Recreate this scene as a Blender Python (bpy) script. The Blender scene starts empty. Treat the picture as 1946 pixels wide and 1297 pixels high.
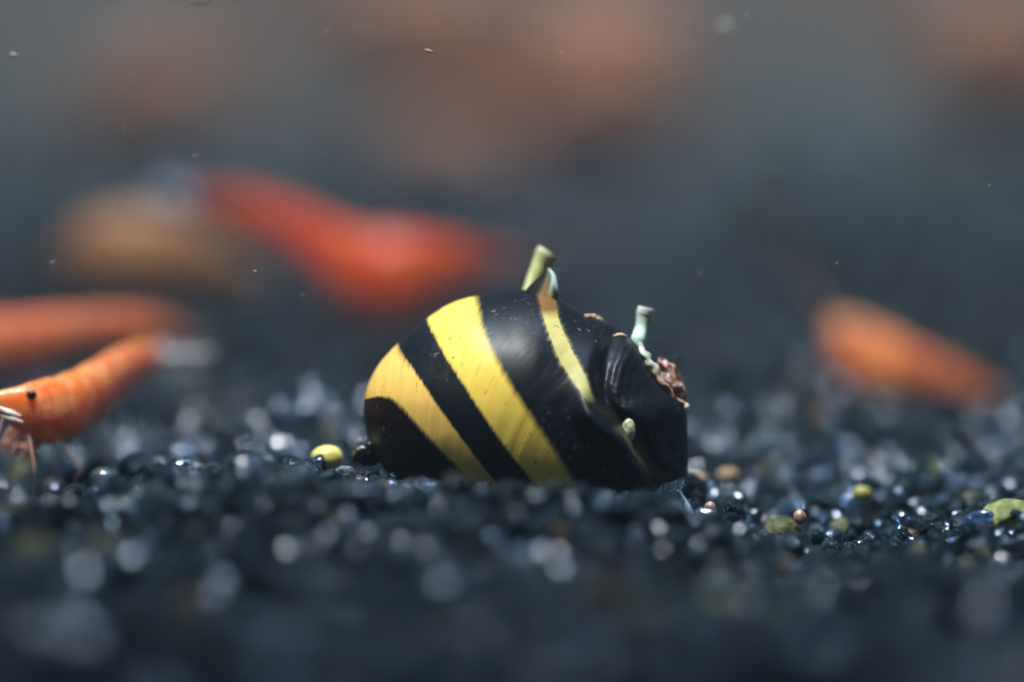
import bpy, math, random
import numpy as np
from mathutils import Vector, noise as mn

# Units: 1 Blender unit = 1 cm.
sc = bpy.context.scene
sc.unit_settings.scale_length = 0.01
col = sc.collection
rng = np.random.default_rng(7)
random.seed(7)

# ------------------------------------------------------------------ camera
PITCH = math.radians(3.5)
FPX = 8000.0                       # focal length in photograph pixels
cam_d = bpy.data.cameras.new('camera')
cam = bpy.data.objects.new('camera', cam_d); col.objects.link(cam)
CAM = np.array([0.0, -20.0, 2.06])
cam.location = CAM
cam.rotation_euler = (math.pi/2 - PITCH, 0, 0)
cam_d.sensor_width = 36
cam_d.lens = 36*FPX/1946
cam_d.clip_start = 0.5; cam_d.clip_end = 400
cam_d.dof.use_dof = True
cam_d.dof.focus_distance = 19.9
cam_d.dof.aperture_fstop = cam_d.lens*1e-3/(2*0.47)
cam_d.dof.aperture_blades = 0
sc.camera = cam
FWD = np.array([0, math.cos(PITCH), -math.sin(PITCH)])
UP = np.array([0, math.sin(PITCH), math.cos(PITCH)])
def P(px, py, d):
    return CAM + d*(FWD + np.array([1., 0, 0])*(px-973)/FPX + UP*(648.5-py)/FPX)

# ------------------------------------------------------------------ world and lamps
w = bpy.data.worlds.new('World'); sc.world = w; w.use_nodes = True
w.node_tree.nodes['Background'].inputs[0].default_value = (0.15, 0.44, 0.66, 1)
w.node_tree.nodes['Background'].inputs[1].default_value = 0.12
sc.view_settings.view_transform = 'Standard'; sc.view_settings.look = 'None'
sc.cycles.use_denoising = True
sc.view_settings.exposure = 0; sc.view_settings.gamma = 1
def area(name, loc, target, sx, sy, power, color):
    l = bpy.data.lights.new(name, 'AREA'); l.shape = 'RECTANGLE'
    l.size = sx; l.size_y = sy; l.energy = power; l.color = color
    o = bpy.data.objects.new(name, l); col.objects.link(o)
    o.location = loc
    o.rotation_euler = (Vector(target)-Vector(loc)).to_track_quat('-Z', 'Y').to_euler()
    return o
al = area('aquarium_lamp', (-4, -4.5, 21), (0.3, 2.2, 0), 7, 2.6, 720, (0.97, 0.98, 0.94)); al.data.spread = math.radians(45)
area('back_panel_fill', (2, 33, 24), (0, 45, 7), 40, 5, 14000, (0.80, 0.93, 0.98))  # added fill lamp, turned to the back panel to brighten it
for i in range(5):
    area('led', (-9+4.5*i, 3.0, 20), (0, 2, 0), 1.5, 1.5, 620, ((0.50, 0.56, 1.0), (0.50, 0.88, 1.0))[i % 2])

# ------------------------------------------------------------------ helpers
def mesh(name, V, F, mat=None, parent=None, smooth=True, attrs=None, vcol=None, mats=None):
    V = np.asarray(V, dtype=np.float32)
    me = bpy.data.meshes.new(name)
    if isinstance(F, np.ndarray):
        n, k = F.shape
        me.vertices.add(len(V)); me.vertices.foreach_set('co', V.ravel())
        me.loops.add(n*k); me.loops.foreach_set('vertex_index', F.astype(np.int32).ravel())
        me.polygons.add(n); me.polygons.foreach_set('loop_start', np.arange(0, n*k, k, dtype=np.int32))
        me.update(calc_edges=True); me.validate()
    else:
        me.from_pydata([tuple(v) for v in V.tolist()], [], F); me.update()
    me.polygons.foreach_set('use_smooth', [smooth]*len(me.polygons))
    for k, a in (attrs or {}).items():
        at = me.attributes.new(k, 'FLOAT', 'POINT'); at.data.foreach_set('value', np.asarray(a, dtype=np.float32))
    if vcol is not None:
        at = me.attributes.new('tint', 'FLOAT_COLOR', 'POINT'); at.data.foreach_set('color', np.asarray(vcol, dtype=np.float32).ravel())
    if mat: me.materials.append(mat)
    o = bpy.data.objects.new(name, me); col.objects.link(o)
    if parent:
        o.parent = parent
        o.matrix_parent_inverse = parent.matrix_basis.inverted()
    return o
def tag(o, label=None, cat=None, group=None, kind=None):
    if label: o['label'] = label
    if cat: o['category'] = cat
    if group: o['group'] = group
    if kind: o['kind'] = kind
    return o
def empty(name, loc, label, cat, group=None):
    o = bpy.data.objects.new(name, None); col.objects.link(o); o.location = [float(a) for a in loc]
    o.empty_display_size = 0.2
    return tag(o, label, cat, group)
def smoothstep(a, b, x):
    t = np.clip((x-a)/(b-a), 0, 1); return t*t*(3-2*t)
def catmull(pts, n):
    pts = np.asarray(pts, float)
    p = np.vstack([2*pts[0]-pts[1], pts, 2*pts[-1]-pts[-2]])
    m = len(pts)-1; out = []
    for u in np.linspace(0, m, n):
        i = min(int(u), m-1); t = u-i
        a, b, c, d = p[i], p[i+1], p[i+2], p[i+3]
        out.append(0.5*((2*b)+(-a+c)*t+(2*a-5*b+4*c-d)*t*t+(-a+3*b-3*c+d)*t**3))
    return np.array(out)
def tube(path, rad, nseg=12, squash=1.0, up=(0, 0, 1), mod=None):
    """closed tube along path; squash = width/height; mod(i, ang) multiplies the radius"""
    path = np.asarray(path, float); n = len(path); rad = np.asarray(rad, float)
    T = np.gradient(path, axis=0); T /= np.linalg.norm(T, axis=1)[:, None]+1e-12
    up = np.asarray(up, float); V = []
    for i in range(n):
        s = np.cross(T[i], up); ln = np.linalg.norm(s)
        s = s/ln if ln > 1e-3 else np.cross(T[i], (0, 1., 0))
        s /= np.linalg.norm(s)+1e-9
        u = np.cross(s, T[i])
        for k in range(nseg):
            a = 2*math.pi*k/nseg
            r = rad[i]*(mod(i, a) if mod else 1)
            V.append(path[i]+r*(u*math.cos(a)+s*math.sin(a)*squash))
    F = []
    for i in range(n-1):
        for k in range(nseg):
            a = i*nseg+k; b = i*nseg+(k+1) % nseg
            F.append((a, b, b+nseg, a+nseg))
    V.append(path[0]); V.append(path[-1]); c0, c1 = len(V)-2, len(V)-1
    for k in range(nseg):
        F.append((c0, (k+1) % nseg, k)); F.append((c1, (n-1)*nseg+k, (n-1)*nseg+(k+1) % nseg))
    return np.array(V), F
def join(parts):
    V = []; F = []; o = 0
    for v, f in parts:
        V.append(np.asarray(v)); F += [tuple(i+o for i in q) for q in f]; o += len(v)
    return np.vstack(V), F
def ico(sub):
    t = (1+5**.5)/2
    v = [(-1,t,0),(1,t,0),(-1,-t,0),(1,-t,0),(0,-1,t),(0,1,t),(0,-1,-t),(0,1,-t),(t,0,-1),(t,0,1),(-t,0,-1),(-t,0,1)]
    f = [(0,11,5),(0,5,1),(0,1,7),(0,7,10),(0,10,11),(1,5,9),(5,11,4),(11,10,2),(10,7,6),(7,1,8),(3,9,4),(3,4,2),(3,2,6),(3,6,8),(3,8,9),(4,9,5),(2,4,11),(6,2,10),(8,6,7),(9,8,1)]
    v = [np.array(a, float)/np.linalg.norm(a) for a in v]
    for _ in range(sub):
        c = {}; nf = []
        def mid(a, b):
            k = (min(a, b), max(a, b))
            if k not in c:
                m = v[a]+v[b]; v.append(m/np.linalg.norm(m)); c[k] = len(v)-1
            return c[k]
        for a, b, d in f:
            x, y, z = mid(a, b), mid(b, d), mid(d, a)
            nf += [(a, x, z), (b, y, x), (d, z, y), (x, y, z)]
        f = nf
    return np.array(v), np.array(f)
ICO = [ico(i) for i in range(5)]
def grain_proto(sub, r, angular=0.6):
    """a worn, chipped grain: a sphere cut by soft random planes"""
    V, F = ICO[sub]
    N = r.normal(size=(10, 3)); N /= np.linalg.norm(N, axis=1)[:, None]
    D = r.uniform(0.5, 0.95, 10)
    dots = V @ N.T
    rr = np.minimum(1.0, np.where(dots > 0.05, D/np.maximum(dots, .05), 9).min(1))
    rad = (1-angular)+angular*rr
    q = r.uniform(0, 10, 3)
    rad = rad*(1+0.10*angular*np.sin(V @ r.normal(size=3)*3+q[0])+0.06*angular*np.sin(V @ r.normal(size=3)*7+q[1]))
    return V*rad[:, None]*np.array([1, r.uniform(.72, .95), r.uniform(.6, .85)])

# ------------------------------------------------------------------ materials
def new_mat(name):
    m = bpy.data.materials.new(name); m.use_nodes = True
    nt = m.node_tree; b = nt.nodes['Principled BSDF']
    return m, nt, b
def node(nt, typ, **kw):
    n = nt.nodes.new(typ)
    for k, v in kw.items(): setattr(n, k, v)
    return n
def math_n(nt, op, a, b=None, clamp=False):
    n = nt.nodes.new('ShaderNodeMath'); n.operation = op; n.use_clamp = clamp
    for i, x in enumerate((a, b)):
        if x is None: continue
        if isinstance(x, (int, float)): n.inputs[i].default_value = x
        else: nt.links.new(x, n.inputs[i])
    return n.outputs[0]
def mixc(nt, fac, a, b, blend='MIX'):
    n = nt.nodes.new('ShaderNodeMix'); n.data_type = 'RGBA'; n.blend_type = blend
    for s, x in ((n.inputs[0], fac), (n.inputs[6], a), (n.inputs[7], b)):
        if isinstance(x, (int, float)): s.default_value = x
        elif isinstance(x, tuple): s.default_value = (*x, 1) if len(x) == 3 else x
        else: nt.links.new(x, s)
    return n.outputs[2]
def noise_n(nt, scale, detail=3, vec=None, rough=0.5):
    n = nt.nodes.new('ShaderNodeTexNoise'); n.inputs['Scale'].default_value = scale
    n.inputs['Detail'].default_value = detail; n.inputs['Roughness'].default_value = rough
    if vec is None:
        tc = nt.nodes.new('ShaderNodeTexCoord'); vec = tc.outputs['Object']
    nt.links.new(vec, n.inputs['Vector'])
    return n.outputs['Fac']
def bump(nt, b, height, strength, dist):
    n = nt.nodes.new('ShaderNodeBump'); n.inputs['Strength'].default_value = strength
    n.inputs['Distance'].default_value = dist
    nt.links.new(height, n.inputs['Height']); nt.links.new(n.outputs[0], b.inputs['Normal'])
def ramp(nt, fac, stops, interp='LINEAR'):
    n = nt.nodes.new('ShaderNodeValToRGB'); n.color_ramp.interpolation = interp
    e = n.color_ramp.elements
    while len(e) < len(stops): e.new(0.5)
    for i, (p, c) in enumerate(stops):
        e[i].position = p; e[i].color = (*c, 1)
    nt.links.new(fac, n.inputs[0]); return n.outputs[0]

def simple_mat(name, c1, c2=None, rough=0.4, nscale=12, bumps=0.3, bdist=0.01, sss=0.0, alpha=1.0, trans=0.0):
    m, nt, b = new_mat(name)
    f = noise_n(nt, nscale, 4)
    c = mixc(nt, ramp(nt, f, [(0.35, (0, 0, 0)), (0.65, (1, 1, 1))]), c1, c2 or tuple(x*0.6 for x in c1))
    nt.links.new(c, b.inputs['Base Color'])
    b.inputs['Roughness'].default_value = rough
    if sss:
        b.inputs['Subsurface Weight'].default_value = sss
        b.inputs['Subsurface Radius'].default_value = (0.5, 0.2, 0.1); b.inputs['Subsurface Scale'].default_value = 0.12
    b.inputs['Alpha'].default_value = alpha
    b.inputs['Transmission Weight'].default_value = trans
    if bumps: bump(nt, b, noise_n(nt, nscale*2.5, 4), bumps, bdist)
    return m

# gravel: glassy black grains, colour of each grain in the attribute 'tint'
def gravel_mat():
    m, nt, b = new_mat('gravel_grains')
    a = node(nt, 'ShaderNodeAttribute', attribute_name='tint')
    n1 = noise_n(nt, 26, 4)
    c = mixc(nt, ramp(nt, n1, [(0.45, (0, 0, 0)), (0.75, (1, 1, 1))]), a.outputs['Color'], (0.012, 0.020, 0.026))
    nt.links.new(c, b.inputs['Base Color'])
    r = ramp(nt, noise_n(nt, 14, 2), [(0.35, (0.09, 0.09, 0.09)), (0.7, (0.18, 0.18, 0.18))])
    nt.links.new(r, b.inputs['Roughness'])
    gl = node(nt, 'ShaderNodeAttribute', attribute_name='gloss').outputs['Fac']
    nt.links.new(math_n(nt, 'ADD', 1.28, math_n(nt, 'MULTIPLY', gl, 0.6)), b.inputs['IOR'])
    b.inputs['Specular Tint'].default_value = (0.42, 0.72, 1.0, 1)
    nt.links.new(gl, b.inputs['Coat Weight']); b.inputs['Coat Roughness'].default_value = 0.06; b.inputs['Coat IOR'].default_value = 2.15; b.inputs['Coat Tint'].default_value = (0.5, 0.7, 1, 1)
    h = math_n(nt, 'ADD', noise_n(nt, 17, 3, rough=.6), math_n(nt, 'MULTIPLY', noise_n(nt, 60, 2), 0.35))
    bump(nt, b, h, 1.0, 0.05)
    return m
M_GRAVEL = gravel_mat()

# ------------------------------------------------------------------ ground
def smooth_x(x):
    return 1/(1+np.exp((x-0.9)*5))
def terrain(x, y):
    """height of the substrate; y = 0 at the snail, camera at y = -20"""
    x = np.asarray(x, float); y = np.asarray(y, float)
    z = 0.030*np.maximum(y-5.0, 0)
    g = np.interp(x, [-4, -2.5, -1.6, -1.0, 0, .8, 1.3, 1.8, 2.4, 4], [0, 0.0, .12, .15, .16, .05, -.13, -.10, -.04, 0])
    z = z + g*np.exp(-(np.maximum(np.abs(y+0.3)-1.2, 0)/1.1)**2)               # low mound round the snail, dip to its right
    z = z + (0.13+0.035*np.sin(x*4.1+.6))*np.exp(-((y+1.6)/0.6)**2)*smooth_x(x)                        # bank in front of the snail
    z = z + 0.03*np.sin(x*3.1+y*1.3)+0.025*np.sin(x*1.7-y*2.9+2)
    z = z + 0.05*np.sin(x*0.9+1.0)*np.sin(y*0.8)
    far = np.clip((y-3)/4, 0, 1)
    z = z + far*(0.10*np.sin(x*1.9+np.sin(y*1.1)*1.5)*np.sin(y*1.3+1)+0.06*np.sin(x*3.7+y))
    z = z + 0.34*np.exp(-((x+1.2)/0.75)**2-((y-3.0)/1.0)**2)+0.20*np.exp(-((x-1.7)/1.0)**2-((y-3.6)/1.3)**2)+0.16*np.exp(-((x-3.0)/0.5)**2-((y-2.6)/0.9)**2)
    return z
gx = np.linspace(-40, 40, 321); gy = np.concatenate([np.linspace(-19, 8, 270), np.linspace(8.2, 46, 120)])
X, Y = np.meshgrid(gx, gy); Z = terrain(X, Y)-0.06
V = np.stack([X, Y, Z], -1).reshape(-1, 3); nx = len(gx)
i, j = np.meshgrid(np.arange(nx-1), np.arange(len(gy)-1)); a = (j*nx+i).ravel()
F = np.stack([a, a+1, a+1+nx, a+nx], 1)
m_sub = simple_mat('black_substrate', (0.004, 0.006, 0.009), (0.008, 0.011, 0.015), 0.7, 8, 0.9, 0.05)
tag(mesh('ground', V, F, m_sub), kind='structure')

# back panel of the tank, 45 cm behind the snail
def wall_mat():
    m, nt, b = new_mat('algae_filmed_panel')
    n1 = noise_n(nt, 0.16, 3); n2 = noise_n(nt, 0.35, 2)
    c = mixc(nt, ramp(nt, n1, [(0.36, (0, 0, 0)), (0.62, (1, 1, 1))]), (0.045, 0.072, 0.075), (0.10, 0.13, 0.135))
    c = mixc(nt, ramp(nt, n2, [(0.38, (0, 0, 0)), (0.58, (.8, .8, .8))]), c, (0.155, 0.088, 0.060))
    nt.links.new(c, b.inputs['Base Color']); b.inputs['Roughness'].default_value = 0.7
    return m
yw = 45.0
Vw = [(-40, yw, -1), (40, yw, -1), (40, yw, 12), (-40, yw, 12), (-40, yw+0.6, -1), (40, yw+0.6, -1), (40, yw+0.6, 12), (-40, yw+0.6, 12)]
Fw = [(0, 1, 2, 3), (5, 4, 7, 6), (1, 5, 6, 2), (4, 0, 3, 7), (3, 2, 6, 7), (4, 5, 1, 0)]
tag(mesh('back_wall', Vw, Fw, wall_mat(), smooth=False), kind='structure')

# ------------------------------------------------------------------ snail shell
SD = 20.25                                   # depth of the shell centre
CX, CY = 1000.0, 770.0
def S(px, py, y=0.0):
    """photograph position at the shell's depth, y cm further away"""
    return P(px, py, SD)+np.array([0, y, 0])
sil = [(1303,770),(1306,830),(1308,890),(1300,945),(1250,1000),(1160,1035),(1050,1045),(930,1030),(830,985),(750,915),(705,850),(692,790),
       (694,745),(715,700),(755,655),(812,606),(860,576),(908,563),(955,556),(1000,551),(1040,556),(1075,576),(1112,597),(1150,613),(1188,629),(1214,652),(1238,690),(1262,728),(1288,752)]
ang = np.array([math.atan2(-(y-CY), x-CX) for x, y in sil]); rr = np.array([math.hypot(x-CX, y-CY) for x, y in sil])
o = np.argsort(ang); ang, rr = ang[o], rr[o]
angp = np.concatenate([ang-2*math.pi, ang, ang+2*math.pi]); rrp = np.tile(rr, 3)
NP, NT = 760, 330
phi = np.linspace(-math.pi, math.pi, NP, endpoint=False)
R = np.interp(phi, angp, rrp)
for _ in range(40): R = 0.25*np.roll(R, 1)+0.5*R+0.25*np.roll(R, -1)
th = np.linspace(0.0, math.pi, NT)[1:-1]
PH, TH = np.meshgrid(phi, th)
RR = np.interp(PH, phi, R)
rho = np.sin(TH)
PX = CX+RR*rho*np.cos(PH); PY = CY-RR*rho*np.sin(PH)
DEPTH = 0.60
Yd = -DEPTH*np.cos(TH)
def edge_dist(x, y, poly):
    """distance to a polyline and signed side (+ = right of the direction of travel)"""
    best = np.full(x.shape, 1e9); side = np.zeros(x.shape); al = np.zeros(x.shape)
    acc = 0
    for (x0, y0), (x1, y1) in zip(poly[:-1], poly[1:]):
        dx, dy = x1-x0, y1-y0; L = math.hypot(dx, dy)
        t = np.clip(((x-x0)*dx+(y-y0)*dy)/L**2, 0, 1)
        d = np.hypot(x-(x0+t*dx), y-(y0+t*dy))
        s = (x-x0)*dy-(y-y0)*dx
        mk = d < best
        best = np.where(mk, d, best); side = np.where(mk, np.sign(s), side); al = np.where(mk, acc+t*L, al)
        acc += L
    return best, side, al
fold = [(1172,600),(1158,650),(1143,700),(1142,745),(1165,780),(1195,810),(1222,860),(1262,915),(1290,960)]
fold = [tuple(p) for p in catmull(fold, 60)]
def relief_raw(x, y):
    """height towards the viewer in cm added to the front of the shell"""
    d, s, al = edge_dist(x, y, fold)
    h = -0.085*np.exp(-(d/17)**2)                       # groove, with a rolled shoulder on its lower left side
    h += 0.11*np.exp(-((y-790)/70)**2)*np.where(s < 0, np.exp(-((d-28)/26)**2), 0)
    h += -0.045*smoothstep(0, 60, d)*np.where(s > 0, 1, 0)*smoothstep(650, 740, y)
    h += 0.05*np.exp(-(((x-1235)/55)**2+((y-745)/80)**2))
    rc = np.hypot((x-1300), (y-760)*0.9)                # concentric growth ridges round the right-hand lobe
    h += 0.007*np.sin(rc*0.42+0.02*y)*smoothstep(1105, 1140, x)*np.exp(-((rc-145)/38)**2)
    return h
_gx = np.arange(640, 1360, 2.0); _gy = np.arange(500, 1080, 2.0)
_G = relief_raw(*np.meshgrid(_gx, _gy))
_k = np.exp(-(np.arange(-8, 9)/2.6)**2); _k /= _k.sum()
for _ax in (0, 1):
    _G = np.apply_along_axis(lambda v: np.convolve(np.pad(v, 8, mode='edge'), _k, 'valid'), _ax, _G)
def relief(x, y):
    u = np.clip((np.asarray(x)-640)/2, 0, len(_gx)-1.01); v = np.clip((np.asarray(y)-500)/2, 0, len(_gy)-1.01)
    i, j = u.astype(int), v.astype(int); fu, fv = u-i, v-j
    return (_G[j, i]*(1-fu)+_G[j, i+1]*fu)*(1-fv)+(_G[j+1, i]*(1-fu)+_G[j+1, i+1]*fu)*fv
fr = np.clip(np.cos(TH), 0, 1)
front = smoothstep(0.05, 0.5, fr)
Yd = Yd-relief(PX, PY)*front
_rough = np.array([mn.fractal(Vector((x*.03, y*.03, 1.7)), 1.0, 2.0, 4) for x, y in zip(PX[:, ::4].ravel(), PY[:, ::4].ravel())]).reshape(PX[:, ::4].shape)
_rough = np.repeat(_rough, 4, axis=1)
for _ in range(4): _rough = .25*np.roll(_rough, 1, 1)+.5*_rough+.25*np.roll(_rough, -1, 1)
Yd = Yd-0.010*_rough*front*smoothstep(1080, 1200, PX)
tx, ty = math.cos(math.radians(57)), math.sin(math.radians(57))
def ts(x, y):
    return (x-CX)*tx+(y-CY)*ty, (x-CX)*ty-(y-CY)*tx
Tt, Ss = ts(PX, PY)
growC = Tt-(0.00225*Ss**2-0.5*Ss)
growR = np.hypot(PX-1300, (PY-760)*0.9)*1.0
mR = smoothstep(1085, 1150, PX)
Yd += (0.0008*np.sin(growC*0.09+np.sin(growC*0.031)*3)+0.00012*np.sin(growC*0.33+4*np.sin(growC*0.041)+np.sin(Ss*0.02))*np.sin(growC*0.013+1))*front*(1-mR)
edges = [
 [(640,790),(680,765),(712,749),(738,746),(764,758),(800,795),(870,868),(915,905),(960,950),(1010,1010)],
 [(700,570),(760,658),(810,720),(860,790),(905,850),(948,905),(985,955),(1020,1010)],
 [(770,545),(812,608),(850,668),(895,735),(960,830),(1035,925),(1090,1000)],
 [(895,520),(908,560),(925,620),(960,690),(1010,770),(1060,845),(1110,925),(1150,990)],
 [(1018,520),(1022,560),(1030,592),(1055,660),(1085,710),(1120,752),(1160,790),(1178,812),(1200,850),(1235,893),(1265,918),(1300,960)],
 [(1052,520),(1056,560),(1062,602),(1083,650),(1109,700),(1129,748),(1178,785),(1208,808),(1224,845),(1248,875),(1278,902),(1315,950)]]
vals = []
for e in edges:
    e = [tuple(p) for p in catmull(e, 60)]
    et, es = ts(np.array([p[0] for p in e], float), np.array([p[1] for p in e], float))
    q = np.argsort(et); vals.append(np.interp(Tt, et[q], es[q]))
band = np.where(Ss < vals[0], 1-(vals[0]-Ss)/100, 0.0)
for k in range(5):
    m_ = (Ss >= vals[k]) & (Ss < vals[k+1])
    band = np.where(m_, k+1+(Ss-vals[k])/np.maximum(vals[k+1]-vals[k], 1e-3), band)
band = np.where(Ss >= vals[5], 6+(Ss-vals[5])/100, band)
pts = CAM+SD*FWD+((PX-973)/FPX*SD)[..., None]*np.array([1., 0, 0])+((648.5-PY)/FPX*SD)[..., None]*UP
pts[..., 1] += Yd
V = pts.reshape(-1, 3)
nr = NT-2
def pole(sgn):
    return CAM+SD*FWD+(CX-973)/FPX*SD*np.array([1., 0, 0])+(648.5-CY)/FPX*SD*UP+np.array([0, sgn*DEPTH, 0])
i, j = np.meshgrid(np.arange(NP), np.arange(nr-1))
a = (j*NP+i).ravel(); b_ = (j*NP+(i+1) % NP).ravel()
Q = np.stack([a, b_, b_+NP, a+NP], 1)
F = [tuple(q) for q in Q.tolist()]
c0 = len(V)
V = np.vstack([V, pts[0].mean(0), pole(1)])
for k in range(NP):
    F.append((c0, (k+1) % NP, k)); F.append((c0+1, (nr-1)*NP+k, (nr-1)*NP+(k+1) % NP))
def flat(a): return np.concatenate([a.ravel(), [a[0].mean(), a[-1].mean()]])

def shell_mat():
    m, nt, b = new_mat('banded_shell')
    at = lambda n: node(nt, 'ShaderNodeAttribute', attribute_name=n).outputs['Fac']
    bd, gr, gr2, ss, py = at('band'), at('grow'), at('lobe'), at('across'), at('down')
    rf = at('right')
    cv = node(nt, 'ShaderNodeCombineXYZ')
    nt.links.new(math_n(nt, 'MULTIPLY', gr, 1.0), cv.inputs[0]); nt.links.new(math_n(nt, 'MULTIPLY', ss, 0.10), cv.inputs[1])
    cv2 = node(nt, 'ShaderNodeCombineXYZ')
    nt.links.new(gr2, cv2.inputs[0]); nt.links.new(math_n(nt, 'MULTIPLY', py, 0.05), cv2.inputs[1])
    hair = noise_n(nt, 0.16, 5, cv.outputs[0], 0.7)          # fine growth lines across the bands
    hair2 = noise_n(nt, 0.055, 3, cv.outputs[0], 0.6)
    hairR = noise_n(nt, 0.11, 4, cv2.outputs[0], 0.6)
    jit = math_n(nt, 'MULTIPLY', math_n(nt, 'SUBTRACT', hair, 0.5), 0.15)
    jit2 = math_n(nt, 'MULTIPLY', math_n(nt, 'SUBTRACT', hair2, 0.5), 0.10)
    bj = math_n(nt, 'ADD', bd, math_n(nt, 'ADD', jit, jit2))
    x = math_n(nt, 'DIVIDE', bj, 8.0)
    K = (0.006, 0.008, 0.013); K2 = (0.007, 0.005, 0.004)
    Y1 = (0.88, 0.67, 0.12); Y2 = (0.86, 0.57, 0.14); G = (0.62, 0.58, 0.16)
    e = 0.006
    st = [(0.0, K2), (1/8-e, K2), (1/8+e, Y2), (2/8-e, Y2), (2/8+e*0.7, K), (3/8-e*0.7, K), (3/8+e, Y1), (4/8-e*3, Y1)]
    cA = ramp(nt, x, st)
    st2 = [(4/8-e*3, (0, 0, 0)), (4/8+e*0.4, (1, 1, 1))]
    c1 = mixc(nt, ramp(nt, x, st2), cA, K)
    f3 = ramp(nt, x, [(5/8-0.005, (0, 0, 0)), (5/8+0.008, (1, 1, 1)), (6/8-0.008, (1, 1, 1)), (6/8+0.005, (0, 0, 0))])
    # the thin band is rusty at the crest, yellow-green in the middle, olive low down
    yn = math_n(nt, 'DIVIDE', math_n(nt, 'SUBTRACT', py, 500), 500)
    thin = ramp(nt, yn, [(0.0, (.16, .08, .03)), (0.165, (.20, .10, .03)), (0.20, (.58, .55, .20)), (0.44, (.52, .50, .21)), (0.50, (.02, .02, .01)), (0.58, (.01, .01, .01)), (0.66, (.13, .14, .065)), (0.86, (.06, .055, .02))])  # near-black gap is painted shade where the band dips into the fold
    c2 = mixc(nt, f3, c1, thin)
    # dark hairlines and pale scuffs
    line = ramp(nt, hair, [(0.33, (1, 1, 1)), (0.365, (0, 0, 0))])
    c3 = mixc(nt, math_n(nt, 'MULTIPLY', math_n(nt, 'MULTIPLY', line, math_n(nt, 'SUBTRACT', 1.0, rf)), 0.6), c2, (0.06, 0.035, 0.008))
    c3 = mixc(nt, ramp(nt, hair2, [(0.35, (0, 0, 0)), (0.65, (1, 1, 1))]), c3, mixc(nt, 1.0, c3, (0.93, 0.88, 0.78), 'MULTIPLY'))
    mott = noise_n(nt, 3.0, 4)
    c4 = mixc(nt, math_n(nt, 'MULTIPLY', ramp(nt, mott, [(0.4, (0, 0, 0)), (0.72, (1, 1, 1))]), 0.35), c3, mixc(nt, 1.0, c3, (0.86, 0.62, 0.5), 'MULTIPLY'))
    sp = ramp(nt, noise_n(nt, 32, 3, rough=.65), [(0.60, (0, 0, 0)), (0.67, (1, 1, 1))])
    spm = ramp(nt, noise_n(nt, 2.4, 2), [(0.47, (0, 0, 0)), (0.60, (1, 1, 1))])
    c5 = mixc(nt, math_n(nt, 'MULTIPLY', math_n(nt, 'MULTIPLY', sp, spm), 0.7), c4, (0.15, 0.14, 0.10))
    nt.links.new(c5, b.inputs['Base Color'])
    rgh = ramp(nt, hair, [(0.3, (.46, .46, .46)), (0.7, (.38, .38, .38))])
    nt.links.new(rgh, b.inputs['Roughness'])
    b.inputs['Specular IOR Level'].default_value = 0.20
    b.inputs['Coat Weight'].default_value = 0.03; b.inputs['Coat Roughness'].default_value = 0.25
    hs = math_n(nt, 'ADD', math_n(nt, 'MULTIPLY', hair, math_n(nt, 'SUBTRACT', 1.0, rf)), math_n(nt, 'MULTIPLY', math_n(nt, 'MULTIPLY', hairR, rf), 1.3))
    hs = math_n(nt, 'ADD', hs, math_n(nt, 'MULTIPLY', noise_n(nt, 40, 3), 0.12))
    bump(nt, b, hs, 0.13, 0.012)
    return m
base = P(1000, 985, SD)
snail = empty('snail', base, 'black and yellow striped horned snail half sunk in the black gravel', 'snail')
bpy.context.view_layer.update()
mesh('shell', V, F, shell_mat(), snail, attrs=dict(band=flat(band), grow=flat(growC), lobe=flat(growR), across=flat(Ss), down=flat(PY), right=flat(mR)))

def surf_y(px, py):
    """front surface offset (cm, negative is nearer) of the shell at a photograph position"""
    dx, dy = px-CX, py-CY; r = math.hypot(dx, dy); a = math.atan2(-dy, dx)
    Rm = float(np.interp(a, np.append(phi, math.pi), np.append(R, R[0]))); q = min(r/Rm, 0.999)
    c = math.sqrt(1-q*q)
    return -DEPTH*c-float(relief(np.array(px, float), np.array(py, float)))*float(smoothstep(.05, .5, c))

# materials of the small parts
m_horn = simple_mat('dark_horn', (0.010, 0.012, 0.014), (0.03, 0.03, 0.03), 0.3, 20, 0.4, 0.01)
def horn_mat():
    m, nt, b = new_mat('horn_with_worn_tip')
    a = node(nt, 'ShaderNodeAttribute', attribute_name='tint')
    nt.links.new(a.outputs['Color'], b.inputs['Base Color']); b.inputs['Roughness'].default_value = 0.55; b.inputs['Specular IOR Level'].default_value = 0.02
    bump(nt, b, noise_n(nt, 30, 3), 0.2, 0.008)
    return m
M_TINT = horn_mat()
def tinted(name, V, F, colors, parent, label=None):
    o = mesh(name, V, F, M_TINT, parent, vcol=np.concatenate([colors, np.ones((len(colors), 1))], 1))
    if label: o['label'] = label
    return o

# 1) the short open horn standing on the crest: a curled scale of shell, dark outside, pearly at the broken edge
hp = catmull([(1020, 606), (1023, 584), (1029, 562), (1037, 542), (1042, 524), (1041, 509)], 40)
hw = np.interp(np.linspace(0, 1, 40), [0, .22, .45, .65, .85, 1], [46, 38, 31, 22, 12, 1])
V_, F_ = tube([P(x, y, SD)+np.array([0, -.12+.10*i/39, 0]) for i, (x, y) in enumerate(hp)], hw/FPX*SD, 40, .62, up=(1, 0, 0))
rel = V_-CAM; dd = rel @ FWD
hx = rel[:, 0]/dd*FPX+973; hy = 648.5-(rel @ UP)/dd*FPX
cen = np.interp(hy, hp[::-1, 1], hp[::-1, 0]); wd = np.interp(hy, hp[::-1, 1], hw[::-1])
cr = (hx-cen)/np.maximum(wd, 3)
pearl = smoothstep(.3, .5, cr)*(1-smoothstep(540, 560, hy+8*np.sin(hx*.3)))
rust = smoothstep(-.35, -.1, cr)*(1-smoothstep(.55, .75, cr))*(1-pearl)
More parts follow.
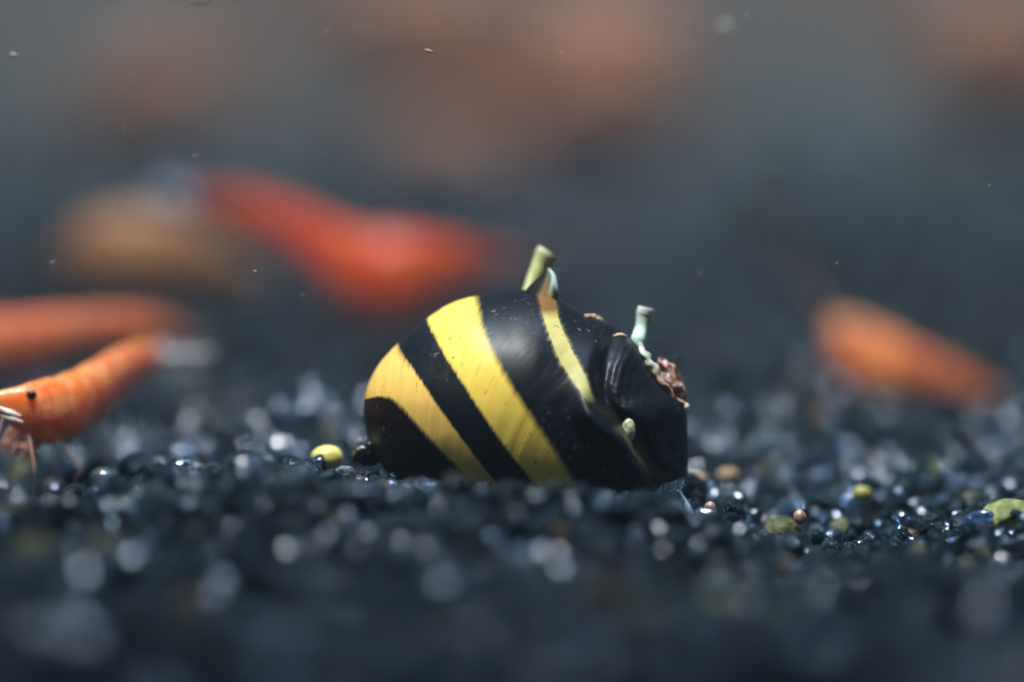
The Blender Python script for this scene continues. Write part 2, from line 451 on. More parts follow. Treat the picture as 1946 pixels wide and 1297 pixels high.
blk = (1-pearl)*(1-rust)
tone = smoothstep(525, 590, hy)[:, None]
cc = blk[:, None]*np.array([.010, .012, .012])+pearl[:, None]*np.array([.40, .50, .47])+rust[:, None]*((1-tone)*np.array([.12, .10, .05])+tone*np.array([.26, .15, .05]))
tinted('horn', V_, F_, cc, snail, 'short black horn with a broken pearly rim on the crest')

def peg(path, rads, colors, label, depth_off, flare=True):
    pth = catmull([P(x, y, SD+dz) for (x, y, dz) in path], 40)
    rd = np.interp(np.linspace(0, 1, 40), np.linspace(0, 1, len(rads)), rads)/FPX*SD
    V, F = tube(pth, rd, 20, 1.0, up=(0, -1, 0.1))
    # round off the cut end and sink its middle
    n = 40*20
    V[n+1] = V[n+1]-(pth[-1]-pth[-2])*0.8
    q = np.repeat(np.linspace(0, 1, 40), 20); cs = np.array([[np.interp(t, np.linspace(0, 1, len(colors)), [c[k] for c in colors]) for k in range(3)] for t in q])
    cs = np.vstack([cs, colors[0], tuple(x*0.8 for x in colors[-1])])
    for kx in range(len(cs)):
        cs[kx] *= 0.85+0.3*mn.noise(Vector(V[kx]*18))
    return tinted('horn', V, F, cs, snail, label)
peg([(1004, 562, .26), (1012, 538, .27), (1026, 508, .28), (1037, 488, .28), (1043, 479, .28)], [14, 13, 16, 19, 23, 22],
    [(.75, .75, .40), (.72, .74, .38), (.66, .68, .30), (.52, .56, .24), (.6, .6, .36), (.7, .68, .48)], 'yellow green blunt peg horn behind the crest', 0)
peg([(1214, 672, -.10), (1212, 650, -.09), (1217, 628, -.05), (1222, 605, -.02), (1227, 585, -.02)], [6, 10, 14, 13, 11, 13, 15.5, 15],
    [(.6, .5, .4), (.5, .55, .48), (.50, .72, .64), (.62, .82, .74), (.38, .52, .42), (.42, .52, .42), (.62, .66, .58), (.70, .70, .64)], 'mint white peg horn at the shell edge', 0)

# pale worn edge of the shell running down from the peg, brown body showing behind it, pearly bead
pth = catmull([P(1214, 652, SD-.10), P(1225, 674, SD-.14), P(1242, 702, SD-.16), P(1260, 730, SD-.16), P(1276, 752, SD-.13), P(1298, 770, SD-.09)], 50)
wdt = np.interp(np.linspace(0, 1, 50), [0, .1, .3, .5, .7, .85, 1], [5, 8, 11, 9, 8, 6, 7])/FPX*SD
V_, F_ = tube(pth, wdt, 14, 0.8, up=(0, -1, 0), mod=lambda i, a: 1+.9*mn.noise(Vector((i*.22, math.cos(a)*1.2, math.sin(a)*1.2))))
tt = np.append(np.repeat(np.linspace(0, 1, 50), 14), [0, 1])[:, None]
_n = np.array([[mn.noise(Vector(v*22))] for v in V_])
cs = (lambda q: np.array([[.55, .60, .50]])*(1-q)+np.array([[.62, .36, .27]])*q)(smoothstep(.3, .6, tt+.3*_n))*(0.8+0.7*_n)
tinted('shell_lip', V_, F_, cs, snail, 'worn pale edge of the shell, mint above and pink below')

def lump(center, rx, ry, rz, seed, sub=4, amp=.18, freq=2.2):
    Vv, Ff = ICO[sub]; out = []
    for v in Vv:
        k = 1+amp*mn.noise(Vector(v*freq)+Vector((seed, seed*2.1, 0)))*2
        out.append((v[0]*rx*k, v[1]*ry*k, v[2]*rz*k))
    return np.array(out)+np.asarray(center), [tuple(f) for f in Ff.tolist()]
k = SD/FPX
V_, F_ = lump((0, 0, 0), 46*k, .09, 19*k, 3.3, amp=.10, freq=2)
ca, sa = math.cos(math.radians(-62)), math.sin(math.radians(-62))
V_ = np.stack([V_[:, 0]*ca-V_[:, 2]*sa, V_[:, 1], V_[:, 0]*sa+V_[:, 2]*ca], 1)+P(1277, 722, SD-.04)
def brown_mat():
    m, nt, b = new_mat('mottled_brown_body')
    v = node(nt, 'ShaderNodeTexVoronoi'); v.inputs['Scale'].default_value = 26
    tc = node(nt, 'ShaderNodeTexCoord'); nt.links.new(tc.outputs['Object'], v.inputs['Vector'])
    n = noise_n(nt, 22, 4)
    c = mixc(nt, ramp(nt, v.outputs['Distance'], [(0.2, (0, 0, 0)), (0.6, (1, 1, 1))]), (0.42, 0.19, 0.12), (0.10, 0.035, 0.025))
    c = mixc(nt, ramp(nt, n, [(0.48, (0, 0, 0)), (0.62, (1, 1, 1))]), c, (0.60, 0.45, 0.38))
    nt.links.new(c, b.inputs['Base Color']); b.inputs['Roughness'].default_value = 0.3
    bump(nt, b, n, 0.9, 0.03); return m
foot = mesh('foot', V_, F_, brown_mat(), snail); foot['label'] = 'mottled red brown flesh at the shell opening'
V_, F_ = tube(catmull([P(1283, 705, SD), P(1285, 692, SD-.01), P(1290, 680, SD-.02), P(1292, 676, SD-.02)], 10), np.array([5, 4.5, 4, 3.4, 3, 2.6, 2.6, 3, 3.2, 2])*k, 8)
mesh('feeler', V_, F_, m_horn, foot)
bead_m = simple_mat('pearly', (0.70, 0.72, 0.70), (0.62, 0.45, 0.36), 0.2, 10, 0.2)
V_, F_ = tube(catmull([P(1277, 762, SD-.05), P(1290, 768, SD-.08), P(1300, 772, SD-.09), P(1305, 780, SD-.09)], 16), np.interp(np.linspace(0, 1, 16), [0, .4, .75, .9, 1], [4, 5, 9, 8, 3])*k, 12)
mesh('lip_bead', V_, F_, bead_m, snail)
# pale knob in the fold
V_, F_ = lump(S(1190, 803, surf_y(1190, 803)-0.0), 13*k, .035, 24*k, 9.1, sub=3, amp=.05)
V_ = V_+np.array([0, -.01, 0])
mesh('knob', V_, F_, simple_mat('pale_knob', (0.55, 0.62, 0.40), (0.34, 0.38, 0.22), 0.35, 14, .3), snail)
# tan chips on the crest
tan = simple_mat('tan_chip', (0.55, 0.42, 0.27), (0.38, 0.27, 0.16), 0.5, 20, .3)
for x0, y0, x1, y1, wv in ((1113, 600, 1145, 610, 7), (1165, 636, 1188, 637, 5.5)):
    n = 14; L = []
    for u in np.linspace(0, 1, n):
        x = x0+(x1-x0)*u; y = y0+(y1-y0)*u-3*math.sin(u*math.pi)
        L.append(S(x, y, surf_y(x, y)+0.005))
    V_, F_ = tube(np.array(L), np.array([wv*(1+.8*mn.noise(Vector((u*7, x0, 0))))*(0.55+0.45*math.sin(math.pi*(0.1+.8*u))) for u in np.linspace(0, 1, n)])*k, 10, .7, up=(0, -1, 0))
    mesh('tan_chip', V_, F_, tan, snail)

# ------------------------------------------------------------------ shrimps
def shrimp_mat(name, c_hi, c_lo, c_pale, pale=0.35):
    m, nt, b = new_mat(name)
    n1 = noise_n(nt, 2.6, 3); n2 = noise_n(nt, 22, 3, rough=.7)
    at = node(nt, 'ShaderNodeAttribute', attribute_name='belly').outputs['Fac']
    c = mixc(nt, ramp(nt, n1, [(0.35, (0, 0, 0)), (0.62, (1, 1, 1))]), c_hi, c_lo)
    c = mixc(nt, math_n(nt, 'MULTIPLY', ramp(nt, noise_n(nt, 7, 3, rough=.6), [(0.48, (0, 0, 0)), (0.62, (1, 1, 1))]), pale*1.5), c, c_pale)
    c = mixc(nt, math_n(nt, 'MULTIPLY', ramp(nt, n2, [(0.45, (0, 0, 0)), (0.7, (1, 1, 1))]), pale), c, c_pale)
    c = mixc(nt, math_n(nt, 'MULTIPLY', at, 0.8), c, c_pale)
    nt.links.new(c, b.inputs['Base Color'])
    b.inputs['Roughness'].default_value = 0.27
    b.inputs['Subsurface Weight'].default_value = 0.85
    b.inputs['Subsurface Radius'].default_value = (1.0, 0.35, 0.12); b.inputs['Subsurface Scale'].default_value = 0.22
    bump(nt, b, n2, 0.25, 0.02)
    return m
def film_mat(name, c, alpha):
    m, nt, b = new_mat(name)
    b.inputs['Base Color'].default_value = (*c, 1); b.inputs['Roughness'].default_value = 0.3
    b.inputs['Alpha'].default_value = alpha
    return m
M_EYE = simple_mat('black_eye', (0.006, 0.006, 0.008), (0.01, 0.01, 0.012), 0.18, 20, 0)
def shrimp(label, spine, rads, mat, leg_mat, tail_mat, ground=True, detail=1, head_up=None, tail_len=None, ant=True, squash=.62, belly_pale=.3, eye=(.16, .42), legs=5, group='shrimps in the tank'):
    """spine: photograph x, y and depth from the snout to the tail base; rads: half height in photograph pixels"""
    n = 90
    sp = catmull([P(*p) for p in spine], n)
    dm = np.interp(np.linspace(0, 1, n), np.linspace(0, 1, len(spine)), [p[2] for p in spine])
    rd = np.interp(np.linspace(0, 1, n), np.linspace(0, 1, len(rads)), rads)
    rd = np.convolve(np.pad(rd, 4, mode='edge'), np.ones(9)/9, 'valid')*dm/FPX
    rd[0] *= .3
    L = np.linalg.norm(np.diff(sp, axis=0), axis=1).sum()
    root = empty('shrimp', sp[n//3]-UP*rd[n//3], label, 'shrimp', group)
    bpy.context.view_layer.update()
    seg = np.linspace(0, 1, n)
    def mod(i, a):
        u = seg[i]
        if u > 0.42:                                     # overlapping abdominal plates
            f = ((u-.42)/.58*6) % 1.0
            k = 1+0.07*f
            if abs(a-math.pi) < .8: k *= 0.95+0.08*f
            return k
        return 1+0.03*math.sin(a*2+u*9)+0.07*smoothstep(.30, .38, u)*(1-smoothstep(.395, .42, u))
    V, F = tube(sp, rd, 32, squash, mod=mod)
    belly = np.append(np.tile([max(0, -math.cos(2*math.pi*k/32))*belly_pale for k in range(32)], n), [0, 0])
    mesh('body', V, F, mat, root, attrs=dict(belly=belly))
    T = np.gradient(sp, axis=0); T /= np.linalg.norm(T, axis=1)[:, None]
    side = np.cross(T[n//4], UP); side /= np.linalg.norm(side)
    # which side faces the camera
    if side[1] > 0: side = -side
    def at(u, v, s):        # u along, v up in radii, s sideways in radii (towards camera)
        i = int(u*(n-1)); upv = np.cross(side, T[i]); upv /= np.linalg.norm(upv)
        if upv[2] < 0: upv = -upv
        return sp[i]+upv*rd[i]*v+side*rd[i]*s*squash
    r0 = rd.max()
    # rostrum
    V, F = tube(catmull([at(.06, .5, 0), at(.0, .6, 0)-T[0]*r0*.4, at(.0, .8, 0)-T[0]*r0*1.0], 12), np.linspace(.14, .015, 12)*r0, 8)
    mesh('rostrum', V, F, mat, root, attrs=dict(belly=np.zeros(len(V))))
    for s in (1, -1):
        e = at(eye[0], eye[1], s*.98)
        V, F = lump(e, .155*r0, .12*r0, .155*r0, 1, sub=3, amp=0)
        st = mesh('eye', V, F, M_EYE, root)
        V, F = tube([at(eye[0], eye[1]-.12, s*.5), at(eye[0], eye[1]-.04, s*.8), e], [.10*r0, .09*r0, .08*r0], 8)
        mesh('eye_stalk', V, F, mat, st, attrs=dict(belly=np.zeros(len(V))))
    if detail:
        if ant:
            for s, bend in ((1, .9), (-1, .6), (1, .2), (-1, -.2)):
                a0 = at(.03, .05, s*.3)
                q = [a0, a0-T[0]*r0*1.2+UP*r0*.5*bend+side*s*.2*r0, a0-T[0]*r0*2.6+UP*r0*1.3*bend+side*s*.6*r0, a0-T[0]*r0*4.2+UP*r0*1.6*bend+side*s*1.2*r0]
                V, F = tube(catmull(q, 24), np.linspace(.035, .008, 24)*r0, 6)
                mesh('antenna', V, F, leg_mat, root)
        for k in range(0, legs, 2):
            for s in (1, -1):
                u = .16+.065*k
                a0 = at(u, -.8, s*.35); fwd = -T[0]*(1-.45*k)
                g = a0-UP*r0*1.0+fwd*r0*.5+side*s*.5*r0
                if ground:
                    zt = float(terrain(g[0], g[1]))+.02
                else:
                    zt = a0[2]-r0*1.1
                kn = (a0+g)/2+fwd*r0*.35+side*s*.4*r0; kn[2] = a0[2]*.55+zt*.45
                g = g.copy(); g[2] = zt
                V, F = tube(catmull([a0, kn, (kn+g)/2-fwd*r0*.1, g], 18), np.linspace(.05, .012, 18)*r0, 7)
                mesh('leg', V, F, leg_mat, root)
        for k in range(5):
            for s in (1, -1):
                u = .47+.085*k; a0 = at(u, -.8, s*.4)
                q = [a0, a0-UP*rd[int(u*(n-1))]*.5+T[60]*r0*.15, a0-UP*rd[int(u*(n-1))]*.85+T[60]*r0*.45]
                V, F = tube(catmull(q, 10), np.array([.09, .13, .15, .16, .15, .13, .11, .08, .05, .02])*r0, 8, .35)
                mesh('swimmeret', V, F, leg_mat, root)
    # tail fan
    tl = tail_len if tail_len else r0*1.3
    for k, sp_a in enumerate((0, .32, -.32, .6, -.6)):
        d = T[-1]+side*sp_a; d /= np.linalg.norm(d)
        V, F = tube(catmull([sp[-1]-T[-1]*.02, sp[-1]+d*tl*.45, sp[-1]+d*tl], 14), np.array([.35, .45, .6, .75, .88, 1, 1.05, 1.1, 1.1, 1.05, .95, .8, .55, .15])*tl*.17, 12, .25, up=np.cross(d, UP) if k else (0, 0, 1))
        mesh('tail_fan', V, F, tail_mat, root)
    return root

ORANGE = shrimp_mat('orange_shrimp', (0.92, 0.23, 0.035), (0.72, 0.12, 0.02), (0.95, 0.48, 0.20), .45)
AMBER = shrimp_mat('amber_shrimp', (0.96, 0.40, 0.12), (0.90, 0.32, 0.09), (0.95, 0.6, 0.3))
RED = shrimp_mat('red_shrimp', (0.92, 0.075, 0.012), (0.70, 0.05, 0.01), (0.92, 0.30, 0.06), .3)
RUST = shrimp_mat('rusty_shrimp', (0.82, 0.20, 0.05), (0.50, 0.11, 0.035), (0.75, 0.36, 0.18))
BRICK = shrimp_mat('brick_shrimp', (0.38, 0.115, 0.036), (0.32, 0.10, 0.032), (0.38, 0.16, 0.06))
LEG = simple_mat('shrimp_leg', (0.60, 0.30, 0.22), (0.40, 0.28, 0.28), 0.35, 12, 0, alpha=.45)
LEGD = simple_mat('shrimp_leg_dim', (0.30, 0.14, 0.11), (0.22, 0.12, 0.12), 0.35, 12, 0, alpha=.7)
CLEAR = film_mat('clear_tail', (0.62, 0.58, 0.58), .6)
WHITE = film_mat('whitish_tail', (0.75, 0.75, 0.85), .75)
DULL = film_mat('dull_tail', (0.35, 0.25, 0.22), .6)

# nearest, in focus at the left edge
A = shrimp('orange shrimp with round black eye at the left edge, nearest of the shrimps',
    [(-34, 752, 20.35), (5, 765, 20.35), (55, 776, 20.4), (105, 780, 20.6), (160, 754, 21.0), (215, 715, 21.7), (262, 686, 22.5), (296, 678, 23.2)],
    [5, 25, 51, 63, 56, 46, 35, 20], ORANGE, LEG, CLEAR, tail_len=.5, eye=(.26, .52))
CLAW = simple_mat('pinkish_claw_leg', (0.72, 0.30, 0.18), (0.5, 0.25, 0.2), 0.35, 12, .1, alpha=.75)
# white mouthparts and bristly feelers of that shrimp
wm = simple_mat('white_mouthpart', (0.8, 0.72, 0.68), (0.8, 0.5, 0.4), 0.25, 20, .1)
for q in ([(40, 792), (14, 784), (-12, 770)], [(44, 804), (20, 796), (2, 790)]):
    V_, F_ = tube(catmull([P(x, y, 20.22) for x, y in q], 12), np.interp(np.linspace(0, 1, 12), [0, .4, 1], [3, 8, 3])*k, 10)
    mesh('mouthpart', V_, F_, wm, A)
for q in ([(52, 815), (40, 834), (30, 852), (18, 868)], [(64, 825), (54, 842), (50, 858), (36, 872)], [(44, 808), (26, 830), (14, 846), (10, 866)], [(80, 830), (74, 846), (64, 858), (54, 876)], [(36, 804), (16, 824), (8, 842), (-4, 862)], [(70, 828), (60, 848), (40, 850), (28, 862)]):
    V_, F_ = tube(catmull([P(x, y, 20.6) for x, y in q], 16), np.array([9, 9, 8, 7, 6, 6, 5, 5, 6, 7, 7, 6, 5, 4, 3, 2])*k*.9, 8)
    mesh('claw_leg', V_, F_, CLAW, A)

shrimp('blurred rusty orange shrimp just behind the nearest shrimp at the left edge',
    [(-230, 650, 24.6), (-150, 655, 24.6), (-60, 655, 24.7), (40, 648, 24.9), (130, 635, 25.1), (220, 622, 25.4), (300, 622, 25.7), (350, 632, 26)],
    [20, 42, 56, 52, 44, 34, 24, 14], RUST, LEGD, DULL, ground=False, detail=1)
shrimp('large blurred bright red shrimp with whitish tail, behind and left of the snail',
    [(955, 492, 28.4), (900, 496, 28.3), (830, 508, 28.1), (745, 522, 28.0), (665, 502, 28.1), (570, 442, 28.4), (465, 400, 28.8), (370, 385, 29.3)],
    [8, 30, 60, 88, 66, 46, 36, 20], RED, LEGD, WHITE, ground=False, tail_len=.55, ant=True)
shrimp('blurred amber shrimp half hidden below the whitish tail of the red shrimp',
    [(120, 500, 30.5), (160, 478, 30.4), (230, 470, 30.4), (320, 480, 30.5), (400, 500, 30.8), (450, 515, 31), (490, 530, 31.3)],
    [20, 50, 72, 66, 48, 32, 16], AMBER, LEGD, DULL, ground=False, detail=1)
shrimp('blurred orange shrimp by itself at the right edge, tail to the right',
    [(1582, 605, 26.6), (1606, 635, 26.6), (1650, 678, 26.6), (1712, 706, 26.6), (1785, 724, 26.7), (1845, 744, 26.8), (1895, 768, 26.9), (1932, 790, 27)],
    [12, 38, 62, 58, 43, 30, 20, 12], ORANGE, LEGD, WHITE, ground=False, tail_len=.34)
# far shrimps near the back panel, dissolved by the blur
far = [
 ('far russet shrimp, a faint blur crossing the middle of the warm cloud above the snail', [(760, 170), (840, 160), (930, 175), (1020, 190), (1090, 215)], [25, 75, 85, 65, 25], 60.5),
 ('far russet shrimp, a faint blur at the top edge right of the others', [(1010, 60), (1080, 70), (1160, 80), (1240, 70), (1300, 60)], [25, 70, 80, 60, 25], 60.5),
 ('far dull brown shrimp, a faint blur low above the left bands of the snail', [(880, 400), (950, 395), (1040, 400), (1120, 405), (1180, 400)], [20, 50, 60, 45, 20], 61.5),
 ('far brick red shrimp, a faint blur at the top edge left of centre', [(640, 20), (720, 30), (820, 45), (930, 70), (1040, 100)], [25, 70, 75, 55, 25], 60),
 ('far brick red shrimp, a faint blur high above the horned crest of the snail', [(1290, 160), (1230, 170), (1150, 190), (1060, 215), (980, 240)], [25, 75, 85, 65, 30], 59),
 ('far brownish red shrimp, a faint blur above the right half of the snail', [(1330, 310), (1270, 300), (1190, 310), (1100, 330), (1020, 345)], [25, 65, 75, 60, 25], 61),
 ('far orange brown shrimp, a faint blur above the red shrimp\'s head', [(720, 300), (780, 290), (860, 300), (940, 330), (1000, 350)], [25, 70, 75, 55, 25], 58),
 ('far brown shrimp, a faint blur at the upper left', [(420, 150), (350, 160), (270, 180), (200, 210), (150, 235)], [20, 60, 65, 50, 20], 59),
 ('far reddish brown shrimp, a faint blur in the top right corner', [(1760, 120), (1830, 105), (1900, 110), (1980, 140), (2040, 160)], [30, 90, 95, 70, 30], 59.5),
]
for lb, q, rds, d in far:
    shrimp(lb, [(x, y, d+.02*i) for i, (x, y) in enumerate(q)], [r*1.4 for r in rds], BRICK, LEGD, DULL, ground=False, detail=0)

# ------------------------------------------------------------------ notable pebbles
def pebble(name, px, py, d, rx, ry, mat, label, cat='pebble', seed=1, ang=0.0, sub=4, depth=1.0, angular=.7):
    r = np.random.default_rng(seed)
    V = grain_proto(sub, r, angular); V /= np.abs(V).max(0)
    kk = d/FPX
    V = V*np.array([rx*kk, (rx+ry)/2*kk*depth, ry*kk])
    c, s = math.cos(ang), math.sin(ang)
    V = np.stack([V[:, 0]*c-V[:, 2]*s, V[:, 1], V[:, 0]*s+V[:, 2]*c], 1)
    o = mesh(name, V, ICO[sub][1], mat); o.location = P(px, py, d); tag(o, label, cat)
    return o
def glass_grain(name, c, nscale=14):
    m, nt, b = new_mat(name)
    f = noise_n(nt, nscale, 4, rough=.65)
    cc_ = mixc(nt, ramp(nt, f, [(0.5, (0, 0, 0)), (0.68, (1, 1, 1))]), c, tuple(min(1, x*3+.05) for x in c))
    nt.links.new(cc_, b.inputs['Base Color']); b.inputs['Roughness'].default_value = .12
    b.inputs['Coat Weight'].default_value = .7; b.inputs['Coat Roughness'].default_value = .04
    bump(nt, b, noise_n(nt, 16, 3), .9, .06); return m
m_yel = simple_mat('lemon_pebble', (0.72, 0.68, 0.20), (0.60, 0.55, 0.14), .45, 10, .15, .01, sss=.2)
m_blk = glass_grain('black_glass_grain', (0.012, 0.014, 0.018))
m_grn = simple_mat('mossy_green_stone', (0.30, 0.34, 0.10), (0.12, 0.14, 0.03), .25, 14, .8, .04)
m_tan = simple_mat('tan_grain', (0.42, 0.30, 0.16), (0.30, 0.2, 0.1), .4, 12, .3)
m_oli = simple_mat('olive_grain', (0.40, 0.38, 0.10), (0.25, 0.24, 0.06), .3, 12, .3)
m_pch = simple_mat('peach_grain', (0.50, 0.30, 0.22), (0.25, 0.15, 0.12), .3, 16, .3)
m_ice = simple_mat('pale_grey_grain', (0.40, 0.50, 0.55), (0.2, 0.26, 0.3), .3, 12, .3)
pebble('pebble', 622, 870, 20.3, 31, 24, m_yel, 'smooth lemon yellow pebble on the gravel left of the snail', seed=3, angular=.15)
pebble('grain', 699, 862, 20.25, 34, 27, m_blk, 'wet black grain with silvery glints between the yellow pebble and the snail', seed=4)
pebble('grain', 362, 896, 20.3, 36, 22, m_blk, 'wet black grain catching light beneath the hind part of the nearest shrimp', seed=5)
pebble('grain', 97, 968, 19.95, 40, 36, m_blk, 'large black grain under the nearest shrimp at the left edge', seed=6)
pebble('stone', 1893, 984, 19.7, 72, 36, m_grn, 'mossy yellow green stone at the right edge of the gravel', 'stone', seed=8, ang=.35)
pebble('pebble', 1324, 910, 20.9, 20, 12, m_tan, 'small tan pebble touching the right foot of the shell', seed=9, angular=.3)
pebble('pebble', 1384, 903, 21.3, 21, 13, m_tan, 'blurred tan pebble a little right of the one touching the shell', seed=10, angular=.3)
pebble('pebble', 1639, 938, 20.7, 18, 15, m_oli, 'round olive yellow pebble in the gravel right of the snail', seed=11, angular=.2)
pebble('pebble', 1350, 966, 19.8, 11, 14, m_pch, 'tiny pinkish pebble just right of the glinting splinter', seed=12, angular=.3)
pebble('pebble', 1521, 984, 19.8, 13, 16, m_pch, 'peach coloured pebble in the sharp gravel below the olive pebble', seed=13, angular=.3)
pebble('pebble', 431, 797, 23.3, 13, 12, m_oli, 'small round mustard pebble in the gravel right of the nearest shrimp', seed=14, angular=.2)
pebble('pebble', 285, 990, 19.3, 26, 30, m_tan, 'blurred ochre pebble in the foreground at the left', seed=15, angular=.4)
pebble('pebble', 1360, 1160, 16.2, 46, 44, m_grn, 'very blurred green grey pebble in the front gravel right of centre', seed=16, angular=.3)
pebble('pebble', 855, 985, 18.2, 26, 24, m_ice, 'blurred pale blue pebble in front of the yellow bands of the shell', seed=17, angular=.3)
pebble('pebble', 1025, 1020, 18.0, 24, 20, m_ice, 'blurred bright white blue pebble in front of the middle of the shell', seed=18, angular=.3)
pebble('pebble', 1195, 1140, 16.8, 34, 26, m_ice, 'blurred pale blue pebble low in the front gravel below the shell', seed=19, angular=.3)
pebble('pebble', 345, 712, 27.5, 40, 38, simple_mat('taupe_stone', (.22, .20, .18), (.14, .13, .12), .4, 6, .3), 'blurred taupe stone behind the tail of the nearest shrimp', seed=20, angular=.3)
# glinting splinter
V_, F_ = tube(catmull([P(1293, 935, 19.75), P(1305, 957, 19.7), P(1318, 980, 19.65)], 14), np.interp(np.linspace(0, 1, 14), [0, .3, .8, 1], [3, 6, 8, 3])*k, 6, .6, up=(0, -1, 0))
tag(mesh('splinter', V_, F_, glass_grain('clear_blue_splinter', (.10, .16, .25)), smooth=False), 'thin bluish glassy splinter leaning in the gravel below the shell', 'splinter')
# moss tuft
parts = []
for i in range(70):
    a = rng.uniform(0, 6.28); r_ = rng.uniform(0, .12); b0 = P(1775, 925, 21.9)+np.array([r_*math.cos(a), r_*math.sin(a), -.05])
    tip = b0+np.array([rng.normal(0, .06), rng.normal(0, .06), rng.uniform(.08, .2)])
    parts.append(tube(catmull([b0, (b0+tip)/2+rng.normal(0, .015, 3), tip], 5), np.array([.012, .016, .016, .012, .003]), 5))
V_, F_ = join(parts)
tag(mesh('moss_tuft', V_, F_, simple_mat('moss', (0.14, 0.26, 0.03), (0.08, 0.14, 0.02), .5, 12, 0)), 'small bright green tuft of moss in the blurred gravel at the right', 'moss')

# ------------------------------------------------------------------ gravel
def build_gravel():
    protos = {s: [grain_proto(s, rng, rng.uniform(.5, .95)) for _ in range(14)] for s in (0, 1, 2)}
    Vs, Fs, Cs, Gs = [], [], [], []; off = 0
    def layer(y0, y1, cell, rmin, rmax, sub, dz, keep=1.0):
        nonlocal off
        d1 = y1+20
        W = d1*0.1216+1.6
        xs = np.arange(-W, W, cell); ys = np.arange(y0, y1, cell)
        GX, GY = np.meshgrid(xs, ys); GX = GX.ravel(); GY = GY.ravel()
        GX = GX+rng.uniform(-.5, .5, GX.size)*cell; GY = GY+rng.uniform(-.5, .5, GY.size)*cell
        lim = (GY+20)*0.1216+1.5
        kp = (np.abs(GX) < lim) & (rng.random(GX.size) < keep)
        # leave the place of the shell free
        sx, sy = P(1000, 770, SD)[0], P(1000, 770, SD)[1]
        kp &= ~((((GX-sx)/.74)**2+((GY-sy)/.56)**2) < 1)
        GX, GY = GX[kp], GY[kp]; n = GX.size
        rad = rmin+(rmax-rmin)*rng.random(n)**1.6
        GZ = terrain(GX, GY)+dz+rng.normal(0, .022, n)
        # random rotations
        q = rng.normal(size=(n, 4)); q /= np.linalg.norm(q, axis=1)[:, None]
        w_, x, y, z = q.T
        Rm = np.stack([1-2*(y*y+z*z), 2*(x*y-z*w_), 2*(x*z+y*w_), 2*(x*y+z*w_), 1-2*(x*x+z*z), 2*(y*z-x*w_), 2*(x*z-y*w_), 2*(y*z+x*w_), 1-2*(x*x+y*y)], 1).reshape(n, 3, 3)
        pr = np.array(protos[sub])[rng.integers(0, 14, n)]
        V = np.einsum('nij,nvj->nvi', Rm, pr)*rad[:, None, None]
        V[..., 2] *= .9
        V += np.stack([GX, GY, GZ], 1)[:, None, :]
        nv = V.shape[1]
        F = ICO[sub][1][None]+(np.arange(n)*nv)[:, None, None]+off
        base_c = np.array([.0020, .0058, .0088])*rng.uniform(.4, 2.6, (n, 1))
        u = rng.random(n)
        pal = [(.93, .965, (.11, .11, .05)), (.965, .98, (.14, .09, .05)), (.985, 1.0, (.12, .15, .18)), (.86, .93, (.03, .05, .06))]
        for a, b, c in pal:
            mk = (u >= a) & (u < b)
            base_c[mk] = np.array(c)*rng.uniform(.5, 1.5, (mk.sum(), 1))
        C = np.concatenate([base_c, np.ones((n, 1))], 1)
        Vs.append(V.reshape(-1, 3)); Fs.append(F.reshape(-1, 3)); Cs.append(np.repeat(C, nv, axis=0)); Gs.append(np.repeat(np.clip((rng.random(n)-0.74+0.20*np.exp(-((GY-2.5)/3.0)**2))/0.22, 0.02, 1), nv)); off += n*nv
    layer(-8.5, -2.4, .15, .07, .125, 1, 0)
    layer(-8.5, -2.4, .24, .06, .15, 1, .05, .6)
    layer(-2.4, 2.2, .105, .045, .075, 2, 0.0)
    layer(-2.4, 2.2, .17, .04, .11, 2, .04, .55)
    layer(2.2, 9, .13, .055, .10, 1, 0)
    layer(2.2, 9, .22, .06, .14, 1, .05, .5)
    layer(9, 17, .17, .07, .14, 1, 0)
    layer(17, 44.8, .36, .15, .27, 0, 0)
    V = np.vstack(Vs); F = np.vstack(Fs); C = np.vstack(Cs)
    print('gravel tris', len(F))
    g = mesh('gravel', V, F, M_GRAVEL, vcol=C, attrs=dict(gloss=np.concatenate(Gs)))
    tag(g, 'bed of glossy black gravel grains with a few yellow ones', 'gravel', kind='stuff')
build_gravel()

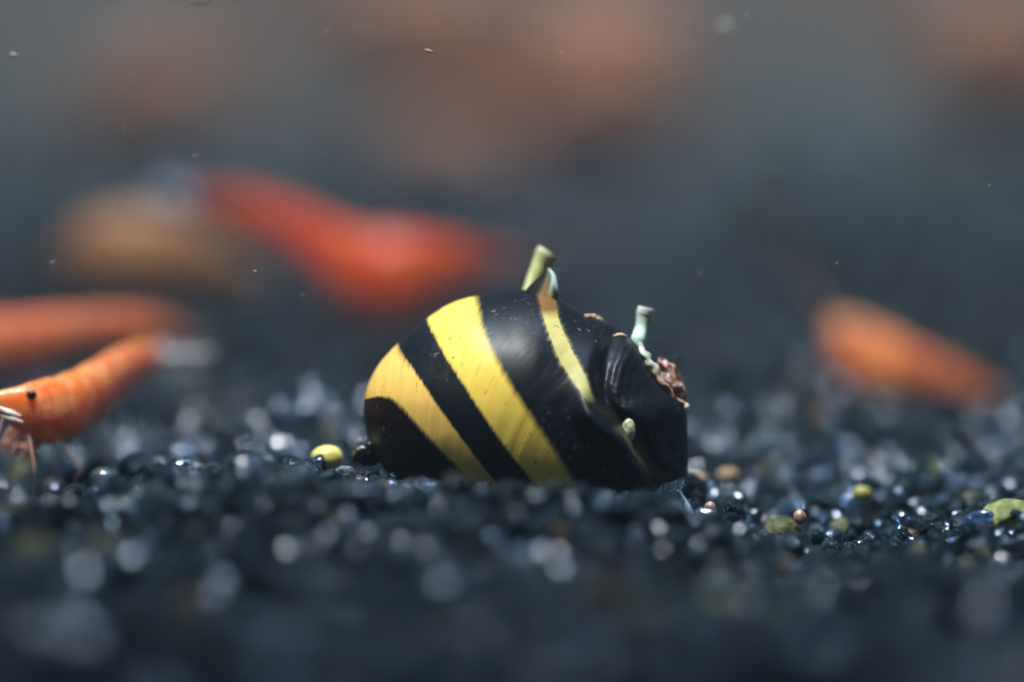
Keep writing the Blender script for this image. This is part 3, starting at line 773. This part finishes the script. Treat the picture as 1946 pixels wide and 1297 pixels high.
# ------------------------------------------------------------------ drifting specks
m_sp = simple_mat('pale_speck', (0.30, 0.33, 0.30), (0.22, 0.22, 0.19), .6, 20, 0)
def speck(px, py, d, r, label, group=None, ang=0., st=2.0):
    kk = d/FPX
    V, F = lump((0, 0, 0), r*st*kk, r*kk, r*kk, px*.01, sub=2, amp=.15)
    c, s = math.cos(ang), math.sin(ang)
    V = np.stack([V[:, 0]*c-V[:, 2]*s, V[:, 1], V[:, 0]*s+V[:, 2]*c], 1)
    o = mesh('floating_speck', V, F, m_sp); o.location = P(px, py, d)
    tag(o, label, 'speck', 'specks drifting in the water')
speck(25, 105, 20.4, 4.0, 'small pale speck adrift in the top left corner')
speck(815, 97, 20.1, 2.6, 'thin pale fleck adrift in the upper middle of the water', ang=-.3, st=3)
speck(378, -2, 20.9, 9, 'largest white speck, cut off by the top edge left of centre')
speck(1378, 52, 22.2, 11, 'soft round pale speck adrift at the top, right of centre', st=1)
for x, y, d, r, a in ((485, 516, 20.1, 1.8, -.1), (1068, 101, 20.3, 1.8, 0), (1065, 60, 21, 2, .2), (1250, 232, 20.4, 1.6, 0), (1590, 500, 20.2, 1.6, .5), (1628, 620, 20.1, 1.8, .9), (1880, 352, 20.2, 1.6, 0), (370, 296, 20.4, 2, 0), (245, 382, 20.2, 1.5, .2), (100, 500, 20.5, 2.2, .3), (1420, 30, 20.6, 1.6, 0), (620, 60, 20.4, 1.4, .4), (235, 245, 20.3, 1.5, .1), (575, 560, 20.2, 1.5, .1), (1330, 520, 20.5, 1.4, .5)):
    speck(x, y, d, r, 'tiny pale fleck adrift in the dark water', ang=a)

# ------------------------------------------------------------------ cloudy water
hz = bpy.data.materials.new('cloudy_water'); hz.use_nodes = True
nt = hz.node_tree; nt.nodes.remove(nt.nodes['Principled BSDF'])
pv = nt.nodes.new('ShaderNodeVolumePrincipled'); pv.inputs['Color'].default_value = (0.80, 0.92, 1.0, 1)
pv.inputs['Density'].default_value = 0.0020
nt.links.new(pv.outputs[0], nt.nodes['Material Output'].inputs['Volume'])
x0, x1, y0, y1, z0, z1 = -42, 42, -24, 47, -3, 12.5
Vh = [(x0, y0, z0), (x1, y0, z0), (x1, y1, z0), (x0, y1, z0), (x0, y0, z1), (x1, y0, z1), (x1, y1, z1), (x0, y1, z1)]
Fh = [(3, 2, 1, 0), (4, 5, 6, 7), (0, 1, 5, 4), (1, 2, 6, 5), (2, 3, 7, 6), (3, 0, 4, 7)]
tag(mesh('haze', Vh, Fh, hz, smooth=False), kind='stuff')
